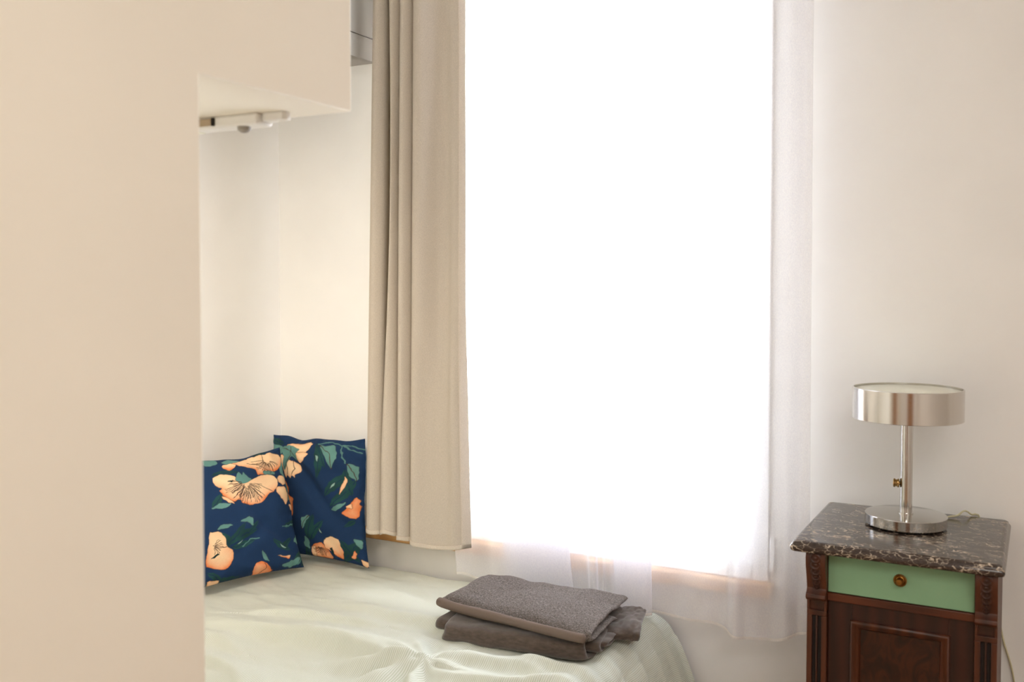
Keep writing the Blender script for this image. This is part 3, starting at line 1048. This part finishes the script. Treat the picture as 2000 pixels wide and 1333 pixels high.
o_low = tl_.build('folded_towel', M['velour'], None, angle=180, origin=(-1.18, 2.3, z0))
tag(o_low, 'grey velour towel folded underneath, its flap poking out to the right on the bed', 'towel', 'grey towels on the bed')
fl = MB()
slab(fl, [(-1.06, 2.49), (-.935, 2.505), (-.895, 2.335), (-1.02, 2.305)], z0 + .012, z0 + .042, [(0, .95), (.4, 1.0), (.8, .95), (.97, .7), (.97, .35), (.85, .12), (.4, .1)], .009, nl=40, seed=6, amp=.005)
fl.build('flap', M['velour'], o_low, angle=180)

# upper towel: terry side up, folded towards the front, edge open on the left
upper_c = [(-1.415, 2.455), (-0.968, 2.470), (-0.962, 2.155), (-1.425, 2.21)]
tu = MB()
z1 = .488
slab(tu, upper_c, z1, z1 + .032, [(0, .95), (.25, 1.0), (.5, .96), (.72, .92), (.84, .86), (.92, .72), (.955, .52), (.92, .30), (.86, .18), (.6, .16), (.3, .16)], .013, nl=300, seed=12, amp=.0045, npr=260, fuzz=.0007)
slab(tu, [(-1.425, 2.44), (-1.0, 2.47), (-1.0, 2.185), (-1.440, 2.235)], z1 + .010, z1 + .020, [(0, .5), (.5, .5), (.9, .5), (1.0, .4)], .007, nl=60, seed=14, amp=.003)
o_up = tu.build('folded_towel', M['terry'], None, angle=180, origin=(-1.18, 2.3, z1))
tag(o_up, 'grey terry towel lying uppermost with a rolled front fold on the towel pile', 'towel', 'grey towels on the bed')
hb = MB()
ed = catmull([(-1.428, 2.208, z1 + .021), (-1.40, 2.201, z1 + .020), (-1.34, 2.193, z1 + .017), (-1.22, 2.180, z1 + .017), (-1.10, 2.166, z1 + .016), (-1.0, 2.154, z1 + .016), (-.964, 2.152, z1 + .017)], 80)
tt_ = np.linspace(0, 1, len(ed))
hb.tube(ed.tolist(), list(.0125 * np.sqrt(np.clip(1 - (1 - np.clip(np.minimum(tt_, 1 - tt_) / .035, 0, 1)) ** 2, .08, 1)) * (1 + .12 * value_noise(tt_ * 7, tt_ * 0 + .5, 3))), 20)
hb.build('hem', M['velour_hem'], o_up)['label'] = 'smooth brown-grey hem along the front fold'


# ------------------------------------------------------------------ curtains and their rods
def sweep(path_at, zs_at, nz, ns):
    """rows from top (a = 0) to bottom (a = 1); path_at(a) gives (ns, 2) plan points, zs_at(a, path) the heights"""
    rows = []
    for a in np.linspace(0, 1, nz):
        p = path_at(a)
        rows.append(np.concatenate([p, zs_at(a, p)[:, None]], 1))
    return np.array(rows)


TOPZ = 2.60


def curtain_pts(a):
    e = a ** 0.9

    def X(t_, b_):
        return t_ + (b_ - t_) * e
    gap = .032 * math.sin(math.pi * min(1, a * 1.10)) ** 1.5           # the folds part a little half way down
    return [
        (X(-1.850, -1.897), 2.580), (X(-1.862, -1.906), 2.550), (X(-1.853, -1.900), 2.515), (X(-1.828, -1.872), 2.492),
        (X(-1.806, -1.846), 2.503), (X(-1.801, -1.839), 2.522), (X(-1.812, -1.850), 2.548), (X(-1.835, -1.872), 2.566), (X(-1.828, -1.866), 2.588),
        (X(-1.795, -1.832), 2.590), (X(-1.774, -1.812) + gap, 2.570), (X(-1.779, -1.822) + gap, 2.530), (X(-1.783, -1.825) + gap, 2.490), (X(-1.760, -1.798) + gap * .5, 2.462),
        (X(-1.738, -1.770), 2.476), (X(-1.735, -1.764), 2.505), (X(-1.746, -1.772), 2.545), (X(-1.738, -1.764), 2.572), (X(-1.722, -1.748), 2.550), (X(-1.731, -1.756), 2.510), (X(-1.722, -1.748), 2.470),
        (X(-1.705, -1.728), 2.453), (X(-1.690, -1.711), 2.472), (X(-1.687, -1.706), 2.505), (X(-1.697, -1.714), 2.540), (X(-1.682, -1.700), 2.556), (X(-1.672, -1.694), 2.535),
        (X(-1.681, -1.708), 2.500), (X(-1.670, -1.694), 2.466), (X(-1.642, -1.652), 2.462), (X(-1.615, -1.606), 2.484),
        (X(-1.590, -1.572), 2.492), (X(-1.565, -1.545), 2.484), (X(-1.545, -1.520), 2.490), (X(-1.530, -1.500), 2.506)]


def curtain_z(a, p):
    zb = .572 + .018 * np.exp(-((p[:, 0] + 1.79) / .03) ** 2) + .010 * np.exp(-((p[:, 0] + 1.725) / .02) ** 2) - .012 * np.exp(-((p[:, 0] + 1.62) / .08) ** 2) + .004 * sm(-1.56, -1.5, p[:, 0])
    return TOPZ + (zb - TOPZ) * a


P = sweep(lambda a: catmull(curtain_pts(a), 320), curtain_z, 150, 320)
# soft sags in the wide flat panel
xx, zz = P[..., 0], P[..., 2]
flat = sm(-1.69, -1.64, xx)
P[..., 1] += flat * (.012 * np.sin((xx + 1.69) * 26 - (zz - 1.2) * 2.1) + .004 * value_noise(xx * 20 + 40, zz * 3, 31))
P[..., 1] = np.minimum(P[..., 1], 2.588)


def thicken(mb, P, th):
    dl = np.gradient(P, axis=0)
    dk = np.gradient(P, axis=1)
    N = np.cross(dl, dk)
    N /= np.linalg.norm(N, axis=-1, keepdims=True) + 1e-9
    mb.grid(np.concatenate([P + N * th / 2, (P - N * th / 2)[:, ::-1]], 1), closed=True)


mb = MB()
mb.grid(P)
cur = mb.build('curtain', M['curtain'], None, angle=180, origin=(-1.7, 2.53, TOPZ))
md = cur.modifiers.new('cloth_thickness', 'SOLIDIFY')
md.thickness = .0018
md.offset = 0
tag(cur, 'heavy beige curtain gathered in folds at the left side of the window', 'curtain')


def strip(P, rows, cols, off, name, mat, parent):
    Q = P[rows, cols]
    dl = np.gradient(Q, axis=0)
    dk = np.gradient(Q, axis=1)
    N = np.cross(dl, dk)
    N /= np.linalg.norm(N, axis=-1, keepdims=True) + 1e-9
    if N[..., 1].mean() > 0:
        N = -N
    m_ = MB().grid(Q + N * off)
    o = m_.build(name, mat, parent, angle=180)
    s_ = o.modifiers.new('cloth_thickness', 'SOLIDIFY')
    s_.thickness = .0014
    s_.offset = 0
    return o


# stitched hems: resample the last centimetres finely
a_h = np.linspace(.9935, 1.0, 4)
H = np.array([P[-1] * ((a - .9935) / .0065) + P[-2] * (1 - (a - .9935) / .0065) for a in a_h])
h1 = strip(H, slice(None), slice(None), .0019, 'hem', M['curtain_hem'], cur)
h1['label'] = 'slightly lighter stitched bottom hem'
h2 = strip(P, slice(None), slice(309, 320), .0019, 'side_hem', M['curtain_hem'], cur)


def rod(name, y, label, x0, x1, r):
    t_ = thing(name, ((x0 + x1) / 2, y, TOPZ + .03), label, 'curtain rod')
    MB().lathe((x1, y, TOPZ + .012), [(r, 0), (r, x1 - x0)], 24, 'x').build('rod', M['chrome'], t_)
    for x in (x0, x1):
        MB().lathe((x + .012, y, TOPZ + .012), [(r * .9, 0), (r * 1.7, .006), (r * 1.7, .018), (r * .9, .024)], 20, 'x').build('finial', M['chrome'], t_)
    for x in (x0 + .06, x1 - .06):
        MB().tube([(x, y, TOPZ + .012), (x, YB - .002, TOPZ + .012)], .005).build('bracket', M['chrome'], t_)


rod('curtain_rod', 2.50, 'front metal rod above the window carrying the beige curtain', -2.02, -0.45, .010)
rod('curtain_rod', 2.585, 'back metal rod above the window carrying the white sheer', -1.99, -0.47, .006)


# sheer voile with deep overlapping folds
def sheer_pts(a):
    e = a ** 1.6
    g_ = sm(.55, 1.0, np.array(a)) * 1.0

    def X(t_, b_):
        return t_ + (b_ - t_) * e
    d = .012 + .016 * float(g_)
    y = 2.585
    dr_ = .035 * float(sm(.80, 1.0, np.array(a)))
    fold_pts = [
        (X(-1.72, -1.60), y - .002), (X(-1.64, -1.545), y + .006), (X(-1.57, -1.49), y + .002), (X(-1.50, -1.43), y - d * .5),
        (X(-1.40, -1.33), y - d), (X(-1.31, -1.235), y - d), (X(-1.255, -1.185), y - d * .4), (X(-1.27, -1.20), y), (X(-1.36, -1.30), y - .1 * d), (X(-1.45, -1.405), y), (X(-1.468, -1.425), y + .010),
        (X(-1.40, -1.35), y + .016), (X(-1.28, -1.22), y + .014), (X(-1.20, -1.15), y + .010),
        (X(-1.15, -1.11), y - d * .8), (X(-1.128, -1.085), y - d), (X(-1.118, -1.082), y - d * .3), (X(-1.125, -1.095), y + .008), (X(-1.10, -1.07), y + .012),
        (X(-1.05, -1.02), y + .004), (X(-.985, -.965), y - d * .6), (X(-.94, -.92), y - d), (X(-.905, -.885), y - d * .7), (X(-.91, -.892), y), (X(-.965, -.955), y - .004), (X(-.988, -.978), y + .010), (X(-.93, -.92), y + .016),
        (X(-.86, -.85), y + .008), (X(-.80, -.80), y - d * .4), (X(-.74, -.745), y + .004), (X(-.70, -.715), y - d), (X(-.67, -.685), y - d * .4), (X(-.63, -.635), y + .006),
        (X(-.585, -.585), y - d * .3), (X(-.55, -.55), y + .004), (X(-.528, -.522), y)]
    return [(px_ + (dr_ - .03) * math.exp(-((px_ + 1.27) / .17) ** 2) - .085 * math.exp(-((px_ + .95) / .11) ** 2), py_) for px_, py_ in fold_pts]


def sheer_z(a, p):
    x = p[:, 0]
    zb = .447 + .012 * np.exp(-((x + 1.58) / .04) ** 2) + .006 * sm(-1.0, -.93, x) - .022 * sm(-.80, -.69, x) + .034 * sm(-.63, -.52, x)
    zb = zb + .006 * value_noise(x * 9 + 30, x * 0 + 2.5, 5)
    return TOPZ + (zb - TOPZ) * a


SP = sweep(lambda a: catmull(sheer_pts(a), 420), sheer_z, 130, 420)
_k = np.arange(420)[None, :] / 420.0
_a = np.linspace(0, 1, 130)[:, None]
SP[..., 1] -= .034 * sm(-1.50, -1.30, SP[..., 0])
SP[..., 0] += .012 * sm(-1.30, -.6, SP[..., 0])
SP[..., 1] += .0035 * np.sin(_k * 150 + 2.5 * value_noise(_k * 12 + _a, _a * 2 + _k, 41)) * (.5 + .5 * value_noise(_k * 9, _a * 1.5 + 3, 42))
sh = MB().grid(SP).build('sheer_curtain', M['sheer'], None, angle=180, origin=(-1.1, 2.58, TOPZ))
tag(sh, 'white see-through sheer curtain hanging across the whole bright window', 'curtain')
a_h = np.linspace(0, 1, 3)
H = np.array([SP[-1] * a + (SP[-2] * .45 + SP[-1] * .55) * (1 - a) for a in a_h])
hm = MB().grid(H + np.array([0, -.0012, 0])).build('hem', M['sheer_hem'], sh, angle=180)
hm['label'] = 'denser white rolled bottom hem'

# ------------------------------------------------------------------ nightstand
NX0, NX1, NY, NB = -0.452, -0.066, 2.235, 2.625
t = thing('nightstand', ((NX0 + NX1) / 2, 2.43, 0), 'antique mahogany nightstand with a marble top and one mint green drawer', 'nightstand')
# marble slab with a moulded edge
mb = MB()


def rrect(x0, x1, y0, y1, r, n=6):
    out = []
    for cx_, cy_, a0 in ((x1 - r, y1 - r, 0), (x0 + r, y1 - r, 90), (x0 + r, y0 + r, 180), (x1 - r, y0 + r, 270)):
        for k in range(n + 1):
            a = math.radians(a0 + 90 * k / n)
            out.append((cx_ + r * math.cos(a), cy_ + r * math.sin(a)))
    return out


MX0, MX1, MY0, MY1 = -.486, -.053, 2.198, 2.646
rings = []
for ins, z in ((.016, .7745), (.006, .7745), (.002, .777), (0, .782), (.0005, .787), (.003, .7905), (.0045, .7925), (.006, .797), (.010, .7995), (.014, .80)):
    rings.append([(x, y, z) for x, y in rrect(MX0 + ins, MX1 - ins, MY0 + ins, MY1 - ins, .008)])
n_ = len(rings[0])
mb.add([p for r_ in rings for p in r_], [(i * n_ + k, i * n_ + (k + 1) % n_, (i + 1) * n_ + (k + 1) % n_, (i + 1) * n_ + k) for i in range(len(rings) - 1) for k in range(n_)] +
       [tuple(range(n_))[::-1], tuple((len(rings) - 1) * n_ + k for k in range(n_))])
mb.build('marble_top', M['marble'], t, angle=40)['label'] = 'dark brown marble slab with white veins'

PW = .043
for side, (xa, xb) in enumerate(((NX0, NX0 + PW), (NX1 - PW, NX1))):
    # corbel outline seen from the side (y, z): swells at the top, draws in, ends in a lip
    oc = [(2.300, .774), (2.212, .774), (2.208, .762), (2.210, .745), (2.217, .725), (2.224, .705), (2.227, .690), (2.222, .684), (2.214, .679), (2.212, .672), (2.217, .666), (2.228, .664), (2.300, .664)]
    po = MB()
    po.prism(oc, lambda y, z: (xa, y, z), lambda y, z: (xb, y, z))
    po.box(xa, xb, 2.236, 2.300, .632, .664)
    # half-round notch block under the lip
    po.box(xa, xa + .006, 2.229, 2.236, .640, .664).box(xb - .006, xb, 2.229, 2.236, .640, .664)
    # fluted pilaster
    g1, g2, gw = xa + .0115, xb - .0115 - .008, .008
    prof = [(xa, 2.300), (xa, 2.229), (g1, 2.229), (g1, 2.236), (g1 + gw, 2.236), (g1 + gw, 2.229), (g2, 2.229), (g2, 2.236), (g2 + gw, 2.236), (g2 + gw, 2.229), (xb, 2.229), (xb, 2.300)]
    po.prism(prof, lambda x, y: (x, y, .16), lambda x, y: (x, y, .628))
    po.box(xa, xb, 2.229, 2.300, .628, .640)
    po.box(xa - .003, xb + .003, 2.222, 2.300, .10, .16)
    p_ = po.build('post', M['mahogany'], t, bevel=.0012)
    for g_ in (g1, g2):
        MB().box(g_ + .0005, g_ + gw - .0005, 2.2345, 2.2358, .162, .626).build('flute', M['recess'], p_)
    # carved scales on the corbel
    cvx = (xa + xb) / 2
    cv = MB()
    for zc, yc, r_ in ((.763, 2.2085, .0125), (.748, 2.2105, .0125), (.733, 2.2145, .0115), (.719, 2.2195, .0105), (.706, 2.2238, .009), (.695, 2.2262, .007)):
        cv.lathe((cvx, yc + .003, zc), [(r_, 0), (r_, .0035), (r_ * .75, .0055), (r_ * .55, .0035), (r_ * .35, .0035), (r_ * .18, .006), (.0004, .0065)], 20, 'y')
    cv.build('carving', M['mahogany'], p_)
    # turned foot
    MB().lathe(((xa + xb) / 2, 2.262, 0), [(.014, 0), (.020, .01), (.022, .03), (.014, .05), (.018, .07), (.022, .10)], 28).build('foot', M['mahogany'], t)
    MB().lathe(((xa + xb) / 2, 2.595, 0), [(.014, 0), (.020, .01), (.022, .03), (.014, .05), (.018, .07), (.022, .10)], 28).build('foot', M['mahogany'], t)
xa, xb = NX0 + PW, NX1 - PW
for x0, x1 in ((NX0 + .003, NX0 + .018), (NX1 - .018, NX1 - .003)):
    MB().box(x0, x1, 2.3001, NB, .10, .774).build('side_panel', M['mahogany'], t, bevel=.001)
MB().box(NX0 + .018, NX1 - .018, NB - .012, NB, .10, .774).build('back_panel', M['mahogany'], t)
MB().box(xa, xb, 2.236, 2.30, .664, .6815).build('rail', M['mahogany_h'], t, bevel=.0015)
MB().box(xa, xb, 2.232, 2.30, .10, .16).build('plinth', M['mahogany_h'], t, bevel=.002)
d_ = MB().box(xa + .001, xb - .001, 2.240, 2.262, .683, .7735).build('drawer', M['green'], t, bevel=.0012)
d_['label'] = 'mint green painted drawer front'
kx, kz = -.257, .731
kn = MB()
kn.lathe((kx, 2.240, kz), [(.0128, 0), (.0138, .0015), (.0138, .003), (.0115, .005), (.0090, .0035), (.0075, .0045), (.0062, .010), (.0075, .0145), (.0080, .017), (.0060, .0195), (.0004, .0205)], 40, 'y')
for k in range(18):
    a = 2 * math.pi * k / 18
    kn.lathe((kx + .0122 * math.cos(a), 2.2385, kz + .0122 * math.sin(a)), [(.0019, 0), (.0017, .002), (.0006, .003)], 8, 'y')
kn.build('knob', M['brass'], d_)['label'] = 'round brass knob with a beaded rim'
# door: frame, raised moulding, burl panel
zd0, zd1 = .162, .6625
mx0, mx1, mz0, mz1 = -.357, -.160, .225, .622
df = MB()
df.box(xa + .001, mx0, 2.244, 2.264, zd0, zd1).box(mx1, xb - .001, 2.244, 2.264, zd0, zd1)
df.box(mx0, mx1, 2.244, 2.264, mz1, zd1).box(mx0, mx1, 2.244, 2.264, zd0, mz0)
dd = df.build('door', M['mahogany_dark'], t, bevel=.0008)
mo = MB()
prof_m = [(-.004, 2.244), (-.003, 2.239), (.001, 2.2365), (.005, 2.238), (.008, 2.243), (.011, 2.244), (.015, 2.249), (.018, 2.254), (.018, 2.262), (-.004, 2.262)]
rr = []
for ins, y in prof_m:
    rr.append([(mx0 + ins, y, mz0 + ins), (mx1 - ins, y, mz0 + ins), (mx1 - ins, y, mz1 - ins), (mx0 + ins, y, mz1 - ins)])
mo.add([p for r_ in rr for p in r_], [(i * 4 + k, i * 4 + (k + 1) % 4, ((i + 1) % len(rr)) * 4 + (k + 1) % 4, ((i + 1) % len(rr)) * 4 + k) for i in range(len(rr)) for k in range(4)])
mo.build('moulding', M['mahogany'], dd, angle=50)
MB().box(mx0 + .016, mx1 - .016, 2.254, 2.262, mz0 + .016, mz1 - .016).build('door_panel', M['burl'], dd)['label'] = 'dark burl veneer panel'

# ------------------------------------------------------------------ table lamp
LX, LY, LZ = -.272, 2.462, .8005
t = thing('table_lamp', (LX, LY, LZ), 'chrome table lamp with a flat drum shade standing on the marble top', 'lamp')
MB().lathe((LX, LY, LZ), [(.082, 0), (.082, .003)], 80).build('base_pad', M['black'], t)
MB().lathe((LX, LY, LZ), [(.084, .003), (.0905, .0036), (.0915, .005), (.0915, .0265), (.0905, .0278), (.089, .0282), (.016, .0286), (.0004, .0288)], 120).build('base', M['chrome'], t, angle=16)
MB().lathe((LX, LY, LZ), [(.0165, .0285), (.0165, .031), (.0138, .0315), (.0138, .27), (.0004, .27)], 48).build('stem', M['chrome'], t)
sw = MB()
sw.lathe((LX - .0125, LY - .004, LZ + .100), [(.0045, 0), (.0045, .002), (.0095, .0025), (.0105, .004), (.0105, .006), (.0085, .007), (.0085, .011), (.0105, .012), (.0105, .0145), (.0095, .0155), (.0004, .0155)], 30, 'x')
sw.build('switch_knob', M['brass_knob'], t, angle=40)
R_ = .1235
zs0, zs1 = .254, .328
sd = MB()
sd.lathe((LX, LY, LZ), [(R_ - .002, zs0), (R_, zs0 + .001), (R_, zs1 - .001), (R_ - .001, zs1), (R_ - .0035, zs1), (R_ - .0035, zs1 - .005), (R_ - .004, zs0 + .004)], 160)
# open ring: drop the end caps
sd.f = sd.f[:-2]
nn = 160
last = len(sd.v) - nn
sd.f += [(last + k, last + (k + 1) % nn, (k + 1) % nn, k) for k in range(nn)]
sd.build('shade', M['brushed'], t, angle=25)
MB().lathe((LX, LY, LZ), [(R_ - .005, zs1 - .009), (R_ - .004, zs1 - .006), (R_ - .006, zs1 - .0045), (.0004, zs1 - .0035)], 120).build('top_diffuser', M['frosted'], t, angle=50)['label'] = 'white frosted glass disc on top'
MB().lathe((LX, LY, LZ), [(R_ - .005, zs0 + .006), (R_ - .005, zs0 + .010), (.0004, zs0 + .010)], 120).build('bottom_diffuser', M['frosted'], t)
cp = catmull([(LX + .058, LY + .066, LZ + .008), (-.205, 2.555, .8035), (-.190, 2.585, .8035), (-.170, 2.600, .806), (-.158, 2.618, .814), (-.150, 2.630, .812), (-.140, 2.640, .8035), (-.130, 2.648, .803), (-.122, 2.6528, .790), (-.105, 2.653, .70), (-.082, 2.652, .585), (-.066, 2.652, .50), (-.042, 2.651, .41), (-.025, 2.650, .25), (-.01, 2.64, .06), (.03, 2.60, .004)], 160)
MB().tube(cp.tolist(), .0022, 8).build('cord', M['cord'], t)['label'] = 'thin pale cord running down behind the nightstand'
